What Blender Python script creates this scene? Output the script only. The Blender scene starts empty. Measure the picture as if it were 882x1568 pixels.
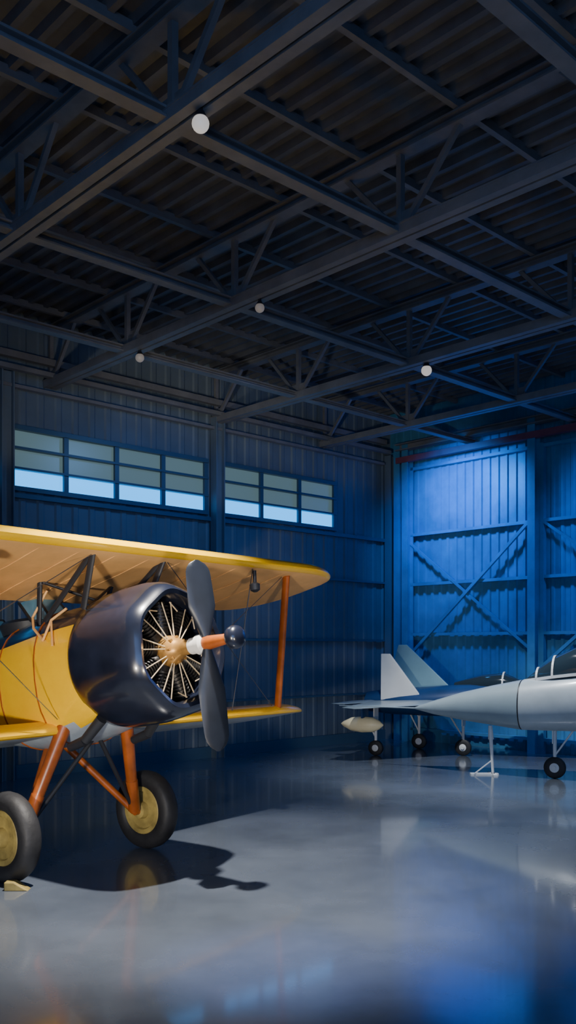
import bpy, bmesh, math, random
from mathutils import Vector, Matrix
random.seed(3)
S=bpy.context.scene
# ---------------------------------------------------------------- materials
def mat(name,col,rough=.5,metal=0,var=.0,scale=5,bump=0,coat=0,spec=.5,rvar=0,bscale=None,emis=None,es=0,detail=6,crough=.12):
    m=bpy.data.materials.new(name); m.use_nodes=True
    nt=m.node_tree; b=nt.nodes['Principled BSDF']
    b.inputs['Base Color'].default_value=(*col,1); b.inputs['Roughness'].default_value=rough
    b.inputs['Metallic'].default_value=metal; b.inputs['Coat Weight'].default_value=coat
    b.inputs['Coat Roughness'].default_value=crough
    b.inputs['Specular IOR Level'].default_value=spec
    if emis: b.inputs['Emission Color'].default_value=(*emis,1); b.inputs['Emission Strength'].default_value=es
    tc=nt.nodes.new('ShaderNodeTexCoord')
    if var or rvar:
        n=nt.nodes.new('ShaderNodeTexNoise'); n.inputs['Scale'].default_value=scale; n.inputs['Detail'].default_value=detail
        n.inputs['Roughness'].default_value=.6
        nt.links.new(tc.outputs['Object'],n.inputs['Vector'])
        if var:
            r=nt.nodes.new('ShaderNodeValToRGB')
            r.color_ramp.elements[0].position=.3; r.color_ramp.elements[1].position=.7
            r.color_ramp.elements[0].color=(*[c*(1-var) for c in col],1)
            r.color_ramp.elements[1].color=(*[min(1,c*(1+var)) for c in col],1)
            nt.links.new(n.outputs['Fac'],r.inputs['Fac']); nt.links.new(r.outputs['Color'],b.inputs['Base Color'])
        if rvar:
            mr=nt.nodes.new('ShaderNodeMapRange'); mr.inputs['From Min'].default_value=.3; mr.inputs['From Max'].default_value=.7
            mr.inputs['To Min'].default_value=max(.02,rough-rvar); mr.inputs['To Max'].default_value=rough+rvar
            nt.links.new(n.outputs['Fac'],mr.inputs['Value']); nt.links.new(mr.outputs['Result'],b.inputs['Roughness'])
    if bump:
        n2=nt.nodes.new('ShaderNodeTexNoise'); n2.inputs['Scale'].default_value=bscale or scale*3; n2.inputs['Detail'].default_value=3
        nt.links.new(tc.outputs['Object'],n2.inputs['Vector'])
        bp=nt.nodes.new('ShaderNodeBump'); bp.inputs['Strength'].default_value=bump; bp.inputs['Distance'].default_value=.02
        nt.links.new(n2.outputs['Fac'],bp.inputs['Height']); nt.links.new(bp.outputs['Normal'],b.inputs['Normal'])
    return m
M_floor=mat('polished_concrete',(.105,.125,.16),.26,0,.35,.45,.05,spec=.7,rvar=.08,bscale=1.2,coat=.65,detail=7,crough=.08)
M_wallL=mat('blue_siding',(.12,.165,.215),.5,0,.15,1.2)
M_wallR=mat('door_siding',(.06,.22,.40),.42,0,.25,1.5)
M_roof=mat('roof_deck',(.105,.115,.135),.5,0,.3,2)
M_steel=mat('painted_steel',(.16,.17,.19),.5,0,.2,3)
M_steelR=mat('red_oxide_steel',(.20,.06,.09),.55,0,.2,3)
M_frame=mat('window_frame',(.05,.11,.18),.4)
M_pane_hi=mat('glass_dimmed',(.1,.13,.13),.3,emis=(.20,.34,.37),es=.36)  # upper panes: weaker glow imitates a darkened band, no film on the glass
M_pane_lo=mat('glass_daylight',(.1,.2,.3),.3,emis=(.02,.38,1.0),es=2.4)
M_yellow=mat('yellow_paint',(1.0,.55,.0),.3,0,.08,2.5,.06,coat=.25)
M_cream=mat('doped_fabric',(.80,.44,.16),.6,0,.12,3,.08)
M_black=mat('black_gloss',(.010,.013,.026),.28,0,.3,4,.05,coat=.7,bscale=3)
M_prop=mat('propeller_paint',(.012,.016,.026),.38,0,.2,4)
M_blackm=mat('black_matte',(.02,.022,.028),.5)
M_tire=mat('tire_rubber',(.02,.02,.022),.6,0,.3,6,.2)
M_orange=mat('orange_brown_paint',(.36,.085,.012),.38,0,.35,5,coat=.3)
M_brass=mat('brass_casting',(.50,.26,.07),.35,.5,.35,8)
M_hub=mat('wheel_hub_cream',(.36,.27,.08),.5,0,.4,6)
M_white=mat('white_paint',(.8,.78,.72),.4,0,.05,5)
M_greyb=mat('grey_belly',(.36,.42,.49),.4,0,.2,3)
M_engine=mat('engine_metal',(.04,.038,.036),.4,.6,.3,9)
M_push=mat('pushrod_cream',(.60,.46,.28),.35)
M_wire=mat('steel_wire',(.2,.2,.22),.3,.8)
M_glass=mat('windscreen_glass',(.10,.28,.42),.08,0,spec=.9)
M_jet=mat('jet_light_grey',(.42,.48,.52),.36,0,.12,2.2,.03,coat=.2)
M_radome=mat('jet_radome_grey',(.27,.34,.38),.34,0,.08,2,coat=.2)
M_navy=mat('jet_navy',(.015,.05,.15),.35,0,.2,2)
M_finw=mat('fin_white',(.75,.76,.76),.45,0,.06,3)
M_fint=mat('fin_pale_blue',(.25,.46,.54),.45,0,.08,3)
M_tank=mat('tank_cream',(.95,.80,.48),.4,0,.08,4)
M_canopy=mat('canopy_glass',(.02,.035,.05),.07,0,spec=.9)
M_lamp=mat('lamp_globe',(.5,.5,.5),.4,emis=(1,.93,.85),es=.5)
M_lampd=mat('lamp_globe_dim',(.3,.3,.3),.4,emis=(1,.85,.7),es=.12)
# ---------------------------------------------------------------- helpers
def mesh(name,vs,fs,ms,parent=None,smooth=False,midx=None):
    me=bpy.data.meshes.new(name); me.from_pydata([tuple(v) for v in vs],[],fs); me.update()
    if not isinstance(ms,(list,tuple)): ms=[ms]
    for m in ms: me.materials.append(m)
    if midx:
        for p,i in zip(me.polygons,midx): p.material_index=i
    bm=bmesh.new(); bm.from_mesh(me); bmesh.ops.recalc_face_normals(bm,faces=bm.faces); bm.to_mesh(me); bm.free()
    if smooth:
        for p in me.polygons: p.use_smooth=True
    o=bpy.data.objects.new(name,me); S.collection.objects.link(o)
    if parent: o.parent=parent
    return o
def empty(name,M):
    e=bpy.data.objects.new(name,None); S.collection.objects.link(e); e.empty_display_size=.3; e.matrix_world=M; return e
class B:   # mesh batch
    def __init__(s): s.v=[]; s.f=[]; s.m=[]
    def add(s,vs,fs,mi=0):
        o=len(s.v); s.v+= [Vector(v) for v in vs]; s.f+=[tuple(i+o for i in f) for f in fs]; s.m+=[mi]*len(fs); return s
    def beam(s,p1,p2,w,h,mi=0,up=Vector((0,0,1))):
        p1=Vector(p1);p2=Vector(p2);d=(p2-p1).normalized()
        if abs(d.dot(up))>.98: up=Vector((1,0,0))
        a=d.cross(up).normalized()*w/2; b=a.cross(d).normalized()*h/2
        vs=[p+x*a+y*b for p in (p1,p2) for x,y in((-1,-1),(1,-1),(1,1),(-1,1))]
        return s.add(vs,[(0,1,2,3),(7,6,5,4),(0,4,5,1),(1,5,6,2),(2,6,7,3),(3,7,4,0)],mi)
    def ibeam(s,p1,p2,w,h,mi=0,t=.02,up=Vector((0,0,1))):
        p1=Vector(p1);p2=Vector(p2);d=(p2-p1).normalized()
        if abs(d.dot(up))>.98: up=Vector((0.7285,.685,0))
        a=d.cross(up).normalized(); b=a.cross(d).normalized()
        s.beam(p1+b*(h/2-t/2),p2+b*(h/2-t/2),w,t,mi,b); s.beam(p1-b*(h/2-t/2),p2-b*(h/2-t/2),w,t,mi,b)
        s.beam(p1,p2,t,h-2*t,mi,b); return s
    def tube(s,p1,p2,r1,r2=None,n=12,mi=0,cap=True):
        r2=r1 if r2 is None else r2
        p1=Vector(p1);p2=Vector(p2);d=(p2-p1).normalized()
        u=Vector((0,0,1)) if abs(d.z)<.9 else Vector((1,0,0))
        a=d.cross(u).normalized();b=a.cross(d)
        vs=[p+(a*math.cos(2*math.pi*i/n)+b*math.sin(2*math.pi*i/n))*r for p,r in((p1,r1),(p2,r2)) for i in range(n)]
        fs=[(i,(i+1)%n,n+(i+1)%n,n+i) for i in range(n)]
        if cap: fs+=[tuple(range(n))[::-1],tuple(range(n,2*n))]
        return s.add(vs,fs,mi)
    def rings(s,rs,cap=True,mi=0,mf=None,closed=False):
        n=len(rs[0]); vs=[v for r in rs for v in r]; o=len(s.v)
        s.v+=[Vector(v) for v in vs]
        K=len(rs)
        for k in range(K if closed else K-1):
            k2=(k+1)%K
            for i in range(n):
                s.f.append((o+k*n+i,o+k*n+(i+1)%n,o+k2*n+(i+1)%n,o+k2*n+i))
                c=(Vector(rs[k][i])+Vector(rs[k2][(i+1)%n]))/2
                s.m.append(mf(c) if mf else mi)
        if cap and not closed:
            s.f.append(tuple(o+i for i in range(n))[::-1]); s.m.append(mf(Vector(rs[0][0])) if mf else mi)
            s.f.append(tuple(o+(K-1)*n+i for i in range(n))); s.m.append(mf(Vector(rs[-1][0])) if mf else mi)
        return s
    def revolve(s,prof,n=32,mi=0,org=(0,0,0),ax='x',mod=None,closed=False,mf=None):
        rs=[]
        for x,r in prof:
            ring=[]
            for i in range(n):
                t=2*math.pi*i/n; rr=r*(mod(x,t) if mod else 1)
                c=(x,rr*math.cos(t),rr*math.sin(t))
                if ax=='y': c=(c[1],c[0],c[2])
                if ax=='z': c=(c[1],c[2],c[0])
                ring.append(Vector(c)+Vector(org))
            rs.append(ring)
        return s.rings(rs,True,mi,mf,closed)
    def obj(s,name,ms,parent=None,smooth=False,bevel=0):
        o=mesh(name,s.v,s.f,ms,parent,smooth,s.m)
        if bevel:
            b=o.modifiers.new('b','BEVEL'); b.width=bevel; b.segments=2; b.limit_method='ANGLE'
        if smooth:
            e=o.modifiers.new('e','EDGE_SPLIT'); e.split_angle=math.radians(45)
        return o
# ---------------------------------------------------------------- room frame
a1=math.atan2(.685,.7285); D1=Vector((math.cos(a1),math.sin(a1),0)); D2=Vector((-math.sin(a1),math.cos(a1),0))
def R(d,e,z): return D1*d+D2*e+Vector((0,0,z))
DW,EW,DN,EN,ZT=15.05,12.74,-7.5,-8.,7.1
b=B(); b.add([R(DN,EN,0),R(DW+.1,EN,0),R(DW+.1,EW+.1,0),R(DN,EW+.1,0),R(DN,EN,-.2),R(DW+.1,EN,-.2),R(DW+.1,EW+.1,-.2),R(DN,EW+.1,-.2)],
  [(0,1,2,3),(7,6,5,4),(0,4,5,1),(1,5,6,2),(2,6,7,3),(3,7,4,0)]); b.obj('floor',M_floor)
def corr(b,f,L0,L1,z0,z1,p=.3,dep=.035,mi=0):
    """f(l,off,z) -> world; corrugated strip"""
    x=L0; pts=[]
    while x<L1-1e-4:
        for dx,o in((0,0),(.55*p,0),(.65*p,dep),(.9*p,dep)):
            if x+dx<L1: pts.append((x+dx,o))
        x+=p
    pts.append((L1,0))
    vs=[f(l,o,z) for l,o in pts for z in (z0,z1)]
    b.add(vs,[(2*i,2*i+2,2*i+3,2*i+1) for i in range(len(pts)-1)],mi)
# left wall (windows). l = s distance from corner
fl=lambda l,o,z: R(DW-l,EW-o,z)
wins=[(1.79,4.79,3),(5.12,8.84,4),(9.25,12.6,4),(13.1,16.8,4)]
WZ0,WZ1=4.39,5.32
b=B(); LL=DW-DN
corr(b,fl,0,LL,0,WZ0,.3,.02); corr(b,fl,0,LL,WZ1,ZT,.3,.02)
prev=0
for w in wins: corr(b,fl,prev,w[0],WZ0,WZ1,.3,.02); prev=w[1]
corr(b,fl,prev,LL,WZ0,WZ1,.3,.02)
b.obj('wall_left',M_wallL)
for k,(l0,l1,nc) in enumerate(wins):
    root=empty('window_%d'%(k+1),Matrix.Translation(fl((l0+l1)/2,0,WZ0)))
    inv=root.matrix_world.inverted()
    b=B(); bp=B()
    for r in range(3):
        for c in range(nc):
            x0=l0+(l1-l0)*c/nc; x1=l0+(l1-l0)*(c+1)/nc; z0=WZ0+(WZ1-WZ0)*r/3; z1=z0+(WZ1-WZ0)/3
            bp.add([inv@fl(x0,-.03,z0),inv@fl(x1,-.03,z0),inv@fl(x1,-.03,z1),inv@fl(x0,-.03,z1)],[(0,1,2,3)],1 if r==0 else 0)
    for r in range(4):
        z=WZ0+(WZ1-WZ0)*r/3; t=.07 if r in(0,3) else .035
        b.beam(inv@fl(l0-.04,.02,z),inv@fl(l1+.04,.02,z),.10,t)
    for c in range(nc+1):
        x=l0+(l1-l0)*c/nc
        b.beam(inv@fl(x,.02,WZ0),inv@fl(x,.02,WZ1),.05,.08,0,D1)
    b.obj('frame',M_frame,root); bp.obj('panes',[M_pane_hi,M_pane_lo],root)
# left wall girts/trims
b=B()
for z,h in((4.28,.07),(3.36,.04),(2.12,.04),(1.0,.04)): b.beam(fl(0,.06,z),fl(LL,.06,z),.06,h)
b.obj('trim_1',M_frame)
b=B(); b.beam(fl(0,.07,.1),fl(LL,.07,.1),.06,.2); b.obj('baseboard_left',M_frame)
b=B()
for z,o,h in((6.35,.2,.1),(6.12,.32,.07),(5.9,.14,.05)): b.beam(fl(.4,o,z),fl(LL,o,z),.1,h)
b.obj('eave_beam',M_steel)
# right wall (hangar door)
fr=lambda l,o,z: R(DW-o,EW-l,z)
LR=EW-EN
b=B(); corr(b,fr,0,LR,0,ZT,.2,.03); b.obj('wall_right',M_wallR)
root=empty('door_1',Matrix.Translation(fr(2,0,0))); inv=root.matrix_world.inverted(); b=B()
bays=[(.45,3.55),(3.8,7.2),(7.4,10.9)]
for l0,l1 in bays:
    for z in (.25,2.25,3.3,4.35,5.75): b.beam(inv@fr(l0,.09,z),inv@fr(l1,.09,z),.1,.06)
    b.beam(inv@fr(l0,.14,4.35),inv@fr(l1,.14,2.25-.3),.03,.05); b.beam(inv@fr(l0,.17,1.6),inv@fr(l1,.17,4.35),.05,.06)
    for l in(l0,l1): b.beam(inv@fr(l,.1,0),inv@fr(l,.1,5.8),.1,.08,0,D2)
b.obj('bracing',M_wallR,root)
b=B()
for l in(.44,.66,3.68,7.3,11.0,15.): b.ibeam(inv@fr(l,.22,0),inv@fr(l,.22,6.3),.16,.2,0,.02)
b.obj('door_column',M_wallR,root)
b=B(); b.ibeam(inv@fr(.45,.3,6.2),inv@fr(LR-.1,.3,6.2),.2,.14); b.obj('header_beam',M_steel,root)
b=B(); b.beam(inv@fr(.45,.3,5.93),inv@fr(LR-.1,.3,5.93),.12,.12); b.obj('door_track',M_steelR,root)
# left wall columns
b=B()
for s in(.18,4.95,8.98,12.85,17.): b.ibeam(fl(s,.16,0),fl(s,.16,6.1),.17,.2,0,.02)
b.obj('wall_column',M_wallL)
# walls behind the viewer
b=B(); corr(b,lambda l,o,z:R(DN+o,EW-l,z),0,LR,0,ZT); b.obj('wall_front',M_wallL)
b=B(); corr(b,lambda l,o,z:R(DW-l,EN+o,z),0,LL,0,ZT); b.obj('wall_back',M_wallL)
# roof
b=B(); corr(b,lambda l,o,z:R(DW-l,z,ZT-.02-o),0,LL,EN,EW,.24,.075); b.obj('ceiling',M_roof)
lines=[10.5,8.2,5.66,3.2,.8,-1.6,-4.,-6.4]
ZB,ZC=6.05,6.88
for d in(12.9,10.11,6.84,4.1,1.0,-2.,-5.):
    b=B()
    for o in(-.06,.06): b.beam(R(d+o,EW-.05,ZB),R(d+o,EN+.1,ZB),.09,.10)
    b.beam(R(d,EW-.05,ZB+.05),R(d,EN+.1,ZB+.05),.22,.02)
    b.ibeam(R(d,EW-.05,ZC),R(d,EN+.1,ZC),.16,.12)
    nodes=[EW-.1]+lines
    for i,e in enumerate(nodes):
        b.beam(R(d,e,ZB),R(d,e,ZC),.06,.06,0,D1)
        b.beam(R(d,e-.16,ZB+.13),R(d,e+.16,ZB+.13),.02,.16)
        for q in(-1,1):
            j=e+q*.75
            if EN<j<EW: b.beam(R(d,e,ZB),R(d,j,ZC),.05,.05)
    b.obj('roof_truss',M_steel)
for e in lines:
    b=B(); b.ibeam(R(DN+.1,e,ZB+.02),R(DW-.05,e,ZB+.02),.13,.09); b.obj('roof_tie_beam',M_steel)
b=B(); e=EW-.6
while e>EN: b.beam(R(DN+.1,e,ZC+.11),R(DW-.05,e,ZC+.11),.06,.09); e-=1.2
b.obj('roof_purlin',M_steel)
# lamps
def lamp(p,r,m):
    root=empty('pendant_lamp',Matrix.Translation(p)); z=p[2]
    b=B(); pr=[(-r*math.cos(math.pi*i/10),max(.001,r*math.sin(math.pi*i/10))) for i in range(11)]
    b.revolve(pr,20,0,ax='z'); b.obj('globe',m,root,True)
    b=B(); b.tube((0,0,r*.8),(0,0,6.02-z),.02,n=8); b.tube((0,0,r*.7),(0,0,r*1.4),r*.8,r*.4); b.obj('stem',M_blackm,root)
lamp((-.653,6.69,5.9),.066,M_lamp); lamp((1.96,12.68,5.9),.075,M_lamp); lamp(R(6.84,10.2,5.9),.06,M_lampd); lamp(R(6.84,7.75,5.9),.055,M_lampd)
# ---------------------------------------------------------------- BIPLANE
pt=math.radians(9); c9,s9=math.cos(pt),math.sin(pt); H=Vector((.8,-.6,0)); W=Vector((.6,.8,0))
F=Vector((.8*c9,-.6*c9,s9)); U=F.cross(W); HUB=Vector((-.72,7.41,2.015))
MB=Matrix(((F.x,W.x,U.x,HUB.x),(F.y,W.y,U.y,HUB.y),(F.z,W.z,U.z,HUB.z),(0,0,0,1)))
bp=empty('biplane',MB); MBi=MB.inverted()
def wing(name,xle,z,chord,span,inc,thk,dihed=0):
    N=44; rs=[]; prof=[(0,0),(.01,.25),(.05,.55),(.15,.9),(.3,1),(.5,.85),(.75,.45),(1,.03),(.75,-.02),(.5,-.08),(.3,-.12),(.15,-.14),(.05,-.2),(.01,-.15)]
    ti=math.tan(math.radians(inc))
    for k in range(N+1):
        t=-math.cos(math.pi*k/N)*.999; 
        y=t*span; r=max(0,(abs(y)-(span-.75))/.75)
        q=math.sqrt(max(0.0008,1-r*r)); 
        ch=chord*(.25+.75*q) if r>0 else chord; ch=chord*max(.04,q**.8) if r>0 else chord
        off=(chord-ch)*.32; th=thk*(max(.15,q))
        rs.append([Vector((xle-off-px*ch, y, z+pz*th-(off+px*ch)*ti+abs(y)*dihed)) for px,pz in prof])
    b=B(); n=len(prof); b.v=[v for r in rs for v in r]
    for k in range(N):
        for i in range(n):
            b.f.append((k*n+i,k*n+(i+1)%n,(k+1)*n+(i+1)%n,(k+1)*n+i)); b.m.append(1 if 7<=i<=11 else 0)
    b.f+= [tuple(range(n)),tuple(N*n+i for i in range(n))]; b.m+=[0,0]
    return b
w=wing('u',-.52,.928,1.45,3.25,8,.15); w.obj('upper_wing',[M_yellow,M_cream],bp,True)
XL=-1.38; ZL=-.55
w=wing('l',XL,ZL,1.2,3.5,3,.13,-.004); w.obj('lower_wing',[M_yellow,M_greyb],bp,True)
b=B(); ti=math.tan(math.radians(8))
y=-2.6
while y<2.41:
    pts=[(-.52-p*1.45,y,.928-.003-(.13*.15 if .05<p<.6 else .03*.15)-p*1.45*ti) for p in(.06,.2,.4,.6,.8,.95)]
    for p,q in zip(pts,pts[1:]): b.beam(p,q,.012,.006)
    y+=.4
b.obj('wing_ribs',M_cream,bp)
# fuselage
secs=[(-.95,.53,-.01,.55),(-1.2,.54,-.04,.59),(-1.5,.54,-.07,.62),(-2.0,.52,-.09,.60),(-2.6,.46,-.07,.52),(-3.3,.36,-.02,.41),(-4.2,.23,.03,.29),(-5.0,.12,.06,.19),(-5.5,.04,.08,.12)]
rs=[]
for x,hw,zc,hh in secs:
    ring=[]
    for i in range(32):
        t=2*math.pi*i/32; cs,sn=math.cos(t),math.sin(t); p=.8
        ring.append((x,hw*math.copysign(abs(cs)**p,cs),zc+hh*math.copysign(abs(sn)**p,sn)))
    rs.append(ring)
b=B(); b.rings(rs,True,0,lambda c: 1 if (c.z>.30 and c.x>-2.9) else (2 if c.z<-.50 else 0)); b.obj('fuselage',[M_yellow,M_black,M_greyb],bp,True)
b=B()
for x,hw,zc,hh in((-1.5,.543,-.07,.623),(-2.05,.519,-.09,.598),):
    ring=[]
    for i in range(33):
        t=2*math.pi*i/32; cs,sn=math.cos(t),math.sin(t)
        ring.append(Vector((x,hw*math.copysign(abs(cs)**.8,cs),zc+hh*math.copysign(abs(sn)**.8,sn))))
    for p,q in zip(ring,ring[1:]): b.beam(p,q,.01,.01)
b.obj('panel_seams',M_orange,bp)
# cockpits & windscreens
b=B(); bg=B(); bc=B()
for cx in(-1.9,-2.75):
    zt=.50 if cx>-2 else .42
    b.revolve([(zt-.06,.27),(zt+.04,.30),(zt+.07,.27),(zt+.03,.24),(zt-.05,.22)],24,0,org=(cx-.28,0,0),ax='z')
    P=[(cx+.12,-.30,zt),(cx+.20,-.13,zt),(cx+.20,.13,zt),(cx+.12,.30,zt)]
    Q=[(cx-.12,-.24,zt+.22),(cx-.02,-.11,zt+.27),(cx-.02,.11,zt+.27),(cx-.12,.24,zt+.22)]
    for i in range(3): bg.add([P[i],P[i+1],Q[i+1],Q[i]],[(0,1,2,3)])
    for i in range(4): bc.beam(P[i],Q[i],.02,.02)
    for i in range(3): bc.beam(P[i],P[i+1],.02,.02); bc.beam(Q[i],Q[i+1],.02,.02)
b.obj('cockpit_rim',M_blackm,bp,True); bg.obj('windscreen',M_glass,bp); bc.obj('windscreen_frame',M_blackm,bp)
# cowl
prof=[(-1.03,.55),(-.98,.58),(-.85,.60),(-.7,.605),(-.45,.60),(-.3,.575),(-.22,.535),(-.195,.50),(-.21,.465),(-.27,.445),(-.5,.44),(-.8,.44)]
def md(x,t): 
    k=max(0,min(1,(x+1.1)/.7)); return 1+.024*k*math.cos(7*t+.4)
b=B(); b.revolve(prof,84,0,mod=md); b.obj('engine_cowl',M_black,bp,True)
b=B()   # exhaust stubs + cowl band
for y in(-.34,.34):
    b.tube((-.92,y,-.50),(-1.12,y*1.1,-.66),.05,.045,14); b.tube((-1.12,y*1.1,-.66),(-1.32,y*1.1,-.70),.045,.04,14)
b.obj('exhaust_stubs',M_blackm,bp,True)
b=B(); b.revolve([(-.62,.43),(-.6,.43),(-.6,.01)],40,0); 
for k in range(9):
    t=2*math.pi*k/9+.2; u=Vector((0,math.cos(t),math.sin(t)))
    o=Vector((-.42,0,0)); b.tube(o+u*.12,o+u*.42,.055,.055,14)
    for j in range(7): b.tube(o+u*(.2+j*.03),o+u*(.212+j*.03),.082,.082,16)
    b.tube(o+u*.405,o+u*.43,.06,.05,12)
b.obj('radial_engine',M_engine,bp,True)
b=B()
for k in range(9):
    t=2*math.pi*k/9+.2
    for dt in(-.13,.13):
        u0=Vector((0,math.cos(t+dt*.7),math.sin(t+dt*.7))); u1=Vector((0,math.cos(t+dt),math.sin(t+dt)))
        b.tube(Vector((-.30,0,0))+u0*.12,Vector((-.33,0,0))+u1*.42,.0055,n=6)
    t+=2*math.pi/18; u=Vector((0,math.cos(t),math.sin(t))); v=Vector((0,math.cos(t+.25),math.sin(t+.25)))
    b.tube(Vector((-.33,0,0))+u*.36,Vector((-.33,0,0))+v*.42,.006,n=6)
b.obj('pushrods',M_push,bp)
b=B(); b.revolve([(-.5,.13),(-.36,.135),(-.29,.12),(-.24,.085),(-.2,.065),(-.1,.06)],28,0)
for k in range(8):
    t=2*math.pi*k/8; b.tube((-.3,.105*math.cos(t),.105*math.sin(t)),(-.255,.105*math.cos(t),.105*math.sin(t)),.014,n=8)
b.obj('crankcase',M_brass,bp,True)
b=B(); b.revolve([(-.11,.055),(-.1,.07),(-.03,.07),(-.02,.085),(.03,.085),(.05,.06),(.07,.04)],28,0); b.obj('prop_collar',M_white,bp,True)
b=B(); b.revolve([(.03,.05),(.06,.062),(.2,.05),(.32,.04)],20,0); 
b.obj('prop_shaft',M_orange,bp,True)
b=B(); b.revolve([(.30,.035),(.315,.07),(.335,.09),(.37,.098),(.41,.09),(.435,.06),(.445,.012)],24,0)
b.obj('spinner',M_black,bp,True)
# prop blades
def blade(sgn,L):
    rs=[]
    for k in range(21):
        t=k/20; r=.05+t*(L-.05)
        wd=.04+.078*min(1,(t/.4))
        if t>.82: wd*=math.sqrt(max(.03,1-((t-.82)/.18)**2))
        th=.03*(1-t)+.008; tw=-math.radians(38-26*t)
        ring=[]
        for i in range(12):
            a=2*math.pi*i/12; y=wd*math.cos(a); x=th*math.sin(a)
            ring.append(Vector((x*math.cos(tw)-y*math.sin(tw)*sgn, (y*math.cos(tw)*sgn+x*math.sin(tw)), sgn*r)))
        rs.append(ring)
    return rs
b=B(); b.rings(blade(1,.70)); b.rings(blade(-1,.89)); o=b.obj('propeller',M_prop,bp,True); o.location=(.06,0,0); o.rotation_euler=(0,0,0)
# struts
b=B()
def strut(b,p,q,w,t):   # streamlined strut
    p=Vector(p);q=Vector(q); d=(q-p).normalized(); a=Vector((1,0,0)); a=(a-d*a.dot(d)).normalized(); n=d.cross(a)
    b.rings([[P+a*w*math.cos(2*math.pi*i/14)+n*t*math.sin(2*math.pi*i/14) for i in range(14)] for P in(p,q)])
SY=2.33; SZ=2.80
for s in(-1,1): strut(b,(-.74,SY*s,.885),(XL-.07,SZ*s,ZL+.03),.044,.028)
b.obj('interplane_struts',M_orange,bp,True)
b=B()
for y in(-1,1):
    strut(b,(-.72,.42*y,.90),(-.98,.36*y,.47),.035,.018); strut(b,(-.74,.42*y,.90),(-1.55,.36*y,.42),.028,.015)
    strut(b,(-1.45,.42*y,.80),(-1.6,.36*y,.42),.03,.018)
    strut(b,(-1.45,.42*y,.80),(-1.05,-.3*y,.46),.018,.012)
b.obj('cabane_struts',M_blackm,bp,True)
b=B()
for y in(-1,1):
    b.tube((-.7,.45*y,.88),(XL-.1,(SZ-.05)*y,ZL+.05),.004,n=5); b.tube((-1.3,.5*y,-.45),(-.77,(SY-.05)*y,.87),.004,n=5)
    b.tube((-.62,1.6*y,.88),(XL-.04,1.95*y,ZL+.05),.006,n=5)
b.obj('bracing_wires',M_wire,bp)
b=B()
for y in(-1.6,1.6): b.tube((-.60,y,.86),(-.62,y,.70),.02,.02,10); b.revolve([(.64,.02),(.66,.05),(.72,.055),(.74,.02)],14,0,org=(-.62,y,0),ax='z')
b.obj('wing_fittings',M_blackm,bp,True)
b=B()
pts=[Vector((-1.15,-.40,.5)),Vector((-1.3,-.46,.42)),Vector((-1.35,-.53,.25)),Vector((-1.5,-.50,.38)),Vector((-1.6,-.42,.5)),Vector((-1.45,-.35,.72))]
for p,q in zip(pts,pts[1:]): b.tube(p,q,.012,n=8)
b.tube(pts[1],Vector((-1.2,-.555,.18)),.01,n=8)
b.obj('tie_rope',M_cream,bp,True)
# landing gear
mid=Vector((-1.89,8.235,0)); RT=.385
def toL(p): return MBi@Vector(p)
bt=B(); bh=B(); bl=B(); bk=B()
for sg in(-1,1):
    cw=mid+W*.81*sg+Vector((0,0,RT))
    def ring(ax_off,r,n=40): return [toL(cw+W*ax_off+(H*math.cos(2*math.pi*i/n)+Vector((0,0,1))*math.sin(2*math.pi*i/n))*r) for i in range(n)]
    tp=[]
    for j in range(14):
        a=2*math.pi*j/14; tp.append((.095*math.copysign(abs(math.cos(a))**.8,math.cos(a)),RT-.085+.085*math.copysign(abs(math.sin(a))**.8,math.sin(a))))
    bt.rings([ring(x,r) for x,r in tp],False,0,None,True)
    bh.rings([ring(x,r) for x,r in((-.05,.25),(-.075,.23),(-.075,.19),(-.03,.17),(-.03,.09),(-.11,.075),(-.12,.03),(.12,.03),(.11,.075),(.03,.09),(.03,.17),(.075,.19),(.075,.23),(.05,.25))])
    inn=cw-W*sg*.16
    bl.tube(toL(cw),toL(inn),.04,n=14)
    ax=toL(inn); tp=Vector((-1.38,.36*sg,-.50))
    bl.tube(tp,ax,.066,.046,16)
    bl.tube(ax+(tp-ax)*.02,ax+(tp-ax)*.35,.06,.06,16)
    bl.tube(Vector((-2.0,.05*sg,-.60)),ax,.035,.035,12)
    bk.tube(Vector((-1.39,.0,-.6)),ax,.02,.02,10)
    bk.tube(toL(cw+W*sg*.12),toL(cw+W*sg*.135),.045,n=12)
    bk.rings([ring(sg*.034,.15),ring(sg*.038,.145),ring(sg*.038,.125),ring(sg*.034,.12)],False)
bt.obj('tires',M_tire,bp,True); bh.obj('wheel_hubs',M_hub,bp,True); bl.obj('landing_gear_legs',M_orange,bp,True); bk.obj('landing_gear_braces',M_blackm,bp,True)
# tail
def plate(b,pts,nrm,t,mi=0):
    n=Vector(nrm)*t/2; k=len(pts); vs=[Vector(p)+n for p in pts]+[Vector(p)-n for p in pts]
    b.add(vs,[tuple(range(k)),tuple(range(2*k-1,k-1,-1))]+[(i,(i+1)%k,k+(i+1)%k,k+i) for i in range(k)],mi)
b=B(); plate(b,[(-4.5,0,.25),(-4.9,0,.65),(-5.25,0,.85),(-5.6,0,.8),(-5.75,0,.5),(-5.7,0,0),(-5.4,0,0)],(0,1,0),.04)
plate(b,[(-4.7,.0,.12),(-4.85,.9,.12),(-5.1,1.15,.12),(-5.5,1.1,.12),(-5.6,.2,.12),(-5.6,-.2,.12),(-5.5,-1.1,.12),(-5.1,-1.15,.12),(-4.85,-.9,.12)],(0,0,1),.04)
b.obj('tail_surfaces',M_yellow,bp,False,.01)
tw=HUB-F*5.1; tg=Vector((tw.x,tw.y,.12))
b=B(); b.tube(toL(tw),toL(tg),.03); b.obj('tail_leg',M_orange,bp)
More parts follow.
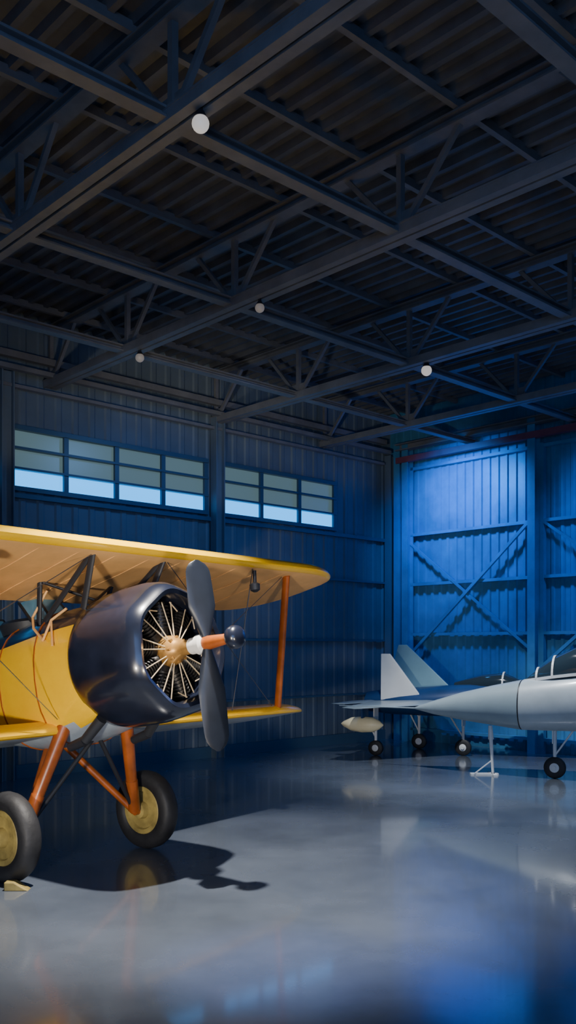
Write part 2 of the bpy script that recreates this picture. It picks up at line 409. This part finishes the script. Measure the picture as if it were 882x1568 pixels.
b=B(); b.rings([[toL(tg+W*x+(H*math.cos(2*math.pi*i/20)+Vector((0,0,1))*math.sin(2*math.pi*i/20))*r) for i in range(20)] for x,r in((-.05,.06),(-.04,.11),(0,.12),(.04,.11),(.05,.06))]); b.obj('tail_wheel',M_tire,bp,True)
# wheel chock
ch=empty('wheel_chock',Matrix.Translation((-2.22,7.36,0)))
b=B(); b.add([(-.1,-.05,0),(.1,-.05,0),(.1,.05,0),(-.1,.05,0),(-.1,-.05,.07),(-.02,-.05,.07),(-.02,.05,.07),(-.1,.05,.07)],[(3,2,1,0),(4,5,6,7),(0,1,5,4),(1,2,6,5),(2,3,7,6),(3,0,4,7)])
b.obj('block',M_hub,ch,False,.008)
# ---------------------------------------------------------------- JETS
def jetroot(name,nose,bd):
    X=Vector((*bd,0)).normalized(); Y=Vector((0,0,1)).cross(X)
    return empty(name,Matrix(((X.x,Y.x,0,nose[0]),(X.y,Y.y,0,nose[1]),(0,0,1,0),(0,0,0,1))))
def body(b,secs,n=32,mf=None,mi=0,p=.92):
    rs=[]
    for x,hw,zc,hh in secs:
        rs.append([(x,hw*math.copysign(abs(math.cos(2*math.pi*i/n))**p,math.cos(2*math.pi*i/n)),zc+hh*math.copysign(abs(math.sin(2*math.pi*i/n))**p,math.sin(2*math.pi*i/n))) for i in range(n)])
    b.rings(rs,True,mi,mf)
def foil(b,root,tip,z0,z1,y0,y1,th,mi=0):
    pr=[(0,0),(.1,.6),(.4,1),(1,.05),(.4,-1),(.1,-.6)]
    rs=[[(r[0]+(r[1]-r[0])*px,y,z+pz*t) for px,pz in pr] for r,y,z,t in((root,y0,z0,th),(tip,y1,z1,th*.35))]
    b.rings(rs,True,mi)
def gear(b,bw,x,y,ztop,r,wd=.09,mi=0):
    b.tube((x,y,ztop),(x,y,r),.032,.024,12); b.tube((x,y-.07,r),(x,y+.07,r),.03,n=12); b.tube((x+.3,y,ztop),(x,y,r+.18),.015,n=8)
    b.beam((x-.02,y+.05,ztop),(x-.02,y+.05,ztop-.25),.22,.02)
    b.revolve([(-wd*.52,.02),(-wd*.52,r*.42),(-wd*.4,r*.5),(wd*.4,r*.5),(wd*.52,r*.42),(wd*.52,.02)],20,0,org=(x,y,r),ax='y')
    bw.revolve([(-wd/2,r*.5),(-wd/2,r*.85),(-wd/3,r*.98),(0,r),(wd/3,r*.98),(wd/2,r*.85),(wd/2,r*.5)],28,0,org=(x,y,r),ax='y')
j=jetroot('fighter_jet',(2.06,14.6),(.88,-.475))
b=B(); body(b,[(0,.012,.99,.012),(.12,.05,1.0,.05),(.35,.115,1.015,.115),(.8,.215,1.05,.22),(1.3,.30,1.08,.31),(1.75,.36,1.10,.385)],mi=0); b.obj('radome',M_radome,j,True)
b=B(); body(b,[(1.77,.36,1.10,.385),(2.2,.40,1.14,.42),(2.7,.44,1.19,.46),(3.4,.47,1.22,.50),(5,.47,1.24,.48),(6.3,.42,1.26,.40),(7.,.34,1.27,.33)]); b.obj('fuselage',M_jet,j,True)
b=B(); body(b,[(1.735,.352,1.10,.377),(1.785,.352,1.10,.377)]); b.revolve([(7.,.32),(7.25,.27),(7.24,.24),(6.9,.22)],28,0,org=(0,0,1.27)); b.obj('seam_and_nozzle',M_blackm,j,True)
b=B(); b.tube((-1.35,0,.99),(.02,0,.99),.005,.013,8); b.obj('pitot_probe',M_radome,j)
cs=[(1.80,.03,1.47,.02),(2.0,.16,1.50,.16),(2.25,.24,1.54,.30),(2.55,.28,1.58,.40),(3.0,.29,1.62,.41),(3.5,.26,1.64,.32),(4.1,.18,1.66,.16),(4.6,.1,1.66,.06)]
b=B(); body(b,cs); b.obj('canopy',M_canopy,j,True)
b=B()
for x,hw,zc,hh in(cs[2],cs[4],cs[1]):
    pts=[Vector((x,(hw+.008)*math.cos(math.pi*i/16),zc+(hh+.008)*math.sin(math.pi*i/16))) for i in range(17)]
    for p,q in zip(pts,pts[1:]): b.beam(p,q,.03,.03)
for sg in(-1,1):
    pts=[(x,(hw+.008)*sg,zc) for x,hw,zc,hh in cs[:7]]
    for p,q in zip(pts,pts[1:]): b.beam(p,q,.035,.045)
b.obj('canopy_frame',M_finw,j)
b=B()
for sg in(-1,1):
    k0=len(b.v); body(b,[(3.0,.15,1.12,.26),(3.3,.19,1.13,.30),(4.2,.2,1.15,.30),(5.6,.1,1.2,.2)],20) 
    for i in range(k0,len(b.v)): b.v[i].y+=sg*.42
b.obj('intakes',M_jet,j,True)
b=B()
for sg in(-1,1):
    foil(b,(3.7,6.2),(5.4,6.1),1.15,1.12,.35*sg,1.62*sg,.045); foil(b,(6.2,7.0),(6.75,7.15),1.25,1.22,.3*sg,1.05*sg,.03)
b.obj('wings',M_jet,j)
b=B(); plate(b,[(5.0,0,1.6),(6.2,0,2.75),(6.8,0,2.75),(6.95,0,1.5)],(0,1,0),.06); b.obj('tail_fin',M_radome,j,False,.015)
b=B(); bw=B(); gear(b,bw,2.24,0,.78,.165); gear(b,bw,5.0,.8,1.1,.2,.12); gear(b,bw,5.0,-.8,1.1,.2,.12)
b.obj('gear_legs',M_finw,j,True); bw.obj('wheels',M_tire,j,True)
st=empty('jack_stand',Matrix.Translation((3.19,13.95,0)))
b=B(); b.tube((0,0,.02),(-.03,0,.55),.02,.03,10); b.tube((-.03,0,.55),(-.04,0,.765),.045,.03,10); b.beam((-.35,0,.012),(.08,0,.012),.10,.024); b.beam((-.3,-.05,.02),(-.02,0,.22),.015,.015); b.beam((0,-.2,.012),(0,.2,.012),.06,.024)
b.obj('post',M_finw,st)
# second jet
j=jetroot('twin_tail_jet',(5.32,15.35),(-.9,.43))
b=B(); body(b,[(0,.01,.95,.01),(.2,.08,.96,.08),(.8,.2,.99,.21),(1.4,.28,1.02,.29),(2.2,.40,1.02,.30),(3.0,.48,.98,.27),(3.7,.42,.96,.24),(4.15,.34,.95,.19)],32,lambda c: 1 if c.x>.8 else 0)
b.obj('fuselage',[M_jet,M_navy],j,True)
b=B(); body(b,[(1.0,.03,1.2,.02),(1.25,.14,1.23,.14),(1.6,.19,1.27,.25),(2.0,.17,1.28,.2),(2.5,.08,1.28,.06)]); b.obj('canopy',M_canopy,j,True)
b=B()
for x,hw,zc,hh in((1.25,.14,1.23,.14),(1.6,.19,1.27,.25)):
    pts=[Vector((x,(hw+.008)*math.cos(math.pi*i/16),zc+(hh+.008)*math.sin(math.pi*i/16))) for i in range(17)]
    for p,q in zip(pts,pts[1:]): b.beam(p,q,.03,.03)
b.obj('canopy_frame',M_finw,j)
b=B()
for sg in(-1,1):
    foil(b,(2.1,3.9),(3.55,3.95),.99,.95,.3*sg,1.95*sg,.045); foil(b,(3.7,4.4),(4.25,4.55),.97,.95,.3*sg,1.0*sg,.03)
b.obj('wings',[M_radome],j)
for sg,m,h in((1,M_finw,1.86),(-1,M_fint,2.03)):
    x0=3.0 if sg>0 else 2.5
    b=B(); plate(b,[(x0,.38*sg,1.05),(3.58,.50*sg,h),(3.75,.50*sg,h),(3.9-.1*sg,.38*sg,1.0)],(0,1,0),.05); b.obj('tail_fin_'+('white' if sg>0 else 'blue'),m,j,False,.01)
b=B(); b.revolve([(0,.01),(.08,.08),(.2,.13),(.4,.145),(.6,.12),(.75,.05),(.8,.01)],24,0,org=(3.5,1.1,.60)); b.obj('drop_tank',M_tank,j,True)
b=B(); b.beam((3.85,1.1,.72),(3.85,1.1,.95),.3,.03); b.obj('pylon',M_navy,j)
b=B(); bw=B(); gear(b,bw,2.35,0,.8,.15); gear(b,bw,3.8,.66,.9,.14); gear(b,bw,3.4,-.7,.9,.15)
b.obj('gear_legs',M_finw,j,True); bw.obj('wheels',M_tire,j,True)
# ---------------------------------------------------------------- LIGHTS
def aim(o,t): o.rotation_euler=(Vector(t)-o.location).to_track_quat('-Z','Y').to_euler()
def spot(name,loc,tgt,pw,col,ang,bl=.6,r=.15):
    l=bpy.data.lights.new(name,'SPOT'); l.energy=pw; l.color=col; l.spot_size=math.radians(ang); l.spot_blend=bl; l.shadow_soft_size=r
    o=bpy.data.objects.new(name,l); S.collection.objects.link(o); o.location=loc; aim(o,tgt); return o
def area(name,loc,tgt,pw,col,sx,sy):
    l=bpy.data.lights.new(name,'AREA'); l.shape='RECTANGLE'; l.size=sx; l.size_y=sy; l.energy=pw; l.color=col
    o=bpy.data.objects.new(name,l); S.collection.objects.link(o); o.location=loc; aim(o,tgt); return o
area('blue_fill',(1,-6,4.2),(2,15,1.5),400,(.17,.40,1),9,4)  # added blue fill behind the viewer; no doorway there
area('ceiling_fill',(-1,-3.5,.8),(1,6,7),85,(.72,.82,1),5,1.5)  # added unseen fill near the floor, brightens the roof
spot('key_spotlight',(-.653,6.69,5.78),(-.7,7.7,0),3300,(1,.95,.88),66,.8,.06)
spot('jet_spotlight',(1.96,12.68,5.78),(3.4,14.0,0),1500,(.92,.96,1),80,.8,.07)
spot('floor_spotlight',(3.4,7.6,5.9),(2.2,10.8,0),1300,(.85,.9,1),50,1,.1)
spot('plane_fill',(-2.3,.5,1.0),(-1.6,8,2.0),1700,(1,.90,.74),36,.6,.2)  # added warm fill for the fuselage side, not a hangar lamp
spot('plane_fill.001',(1.8,.8,.7),(-.6,8.4,2.5),1000,(1,.84,.62),30,.6,.2)  # second added fill, lifts the engine and wing underside
spot('blue_floor_fill',(.1,4.7,5.7),(-.02,5.6,0),1000,(.02,.22,1),20,1,.1)  # added spot, stands in for the blue window reflection on the floor
p=R(13.2,10.7,5.75); spot('wall_wash_light',p,R(15.05,10.7,4.4),800,(.0,.27,1),110,.9,.2)
p=R(13.2,6.6,5.75); spot('wall_wash_light.001',p,R(15.05,6.6,4.3),650,(.0,.27,1),110,.9,.2)
p=R(9,9.5,5.8); spot('wall_wash_light.002',p,R(9,12.74,2.0),170,(.12,.36,1),120,.9,.3)
w=bpy.data.worlds.new('World'); S.world=w; w.use_nodes=True; w.node_tree.nodes['Background'].inputs[0].default_value=(.05,.1,.2,1)
w.node_tree.nodes['Background'].inputs[1].default_value=.3
# ---------------------------------------------------------------- CAMERA
cd=bpy.data.cameras.new('camera'); co=bpy.data.objects.new('camera',cd); S.collection.objects.link(co)
co.location=(0,0,2); co.rotation_euler=(math.pi/2,0,0); cd.lens=31.5; cd.sensor_width=36; cd.shift_y=.131; cd.clip_end=100
S.camera=co
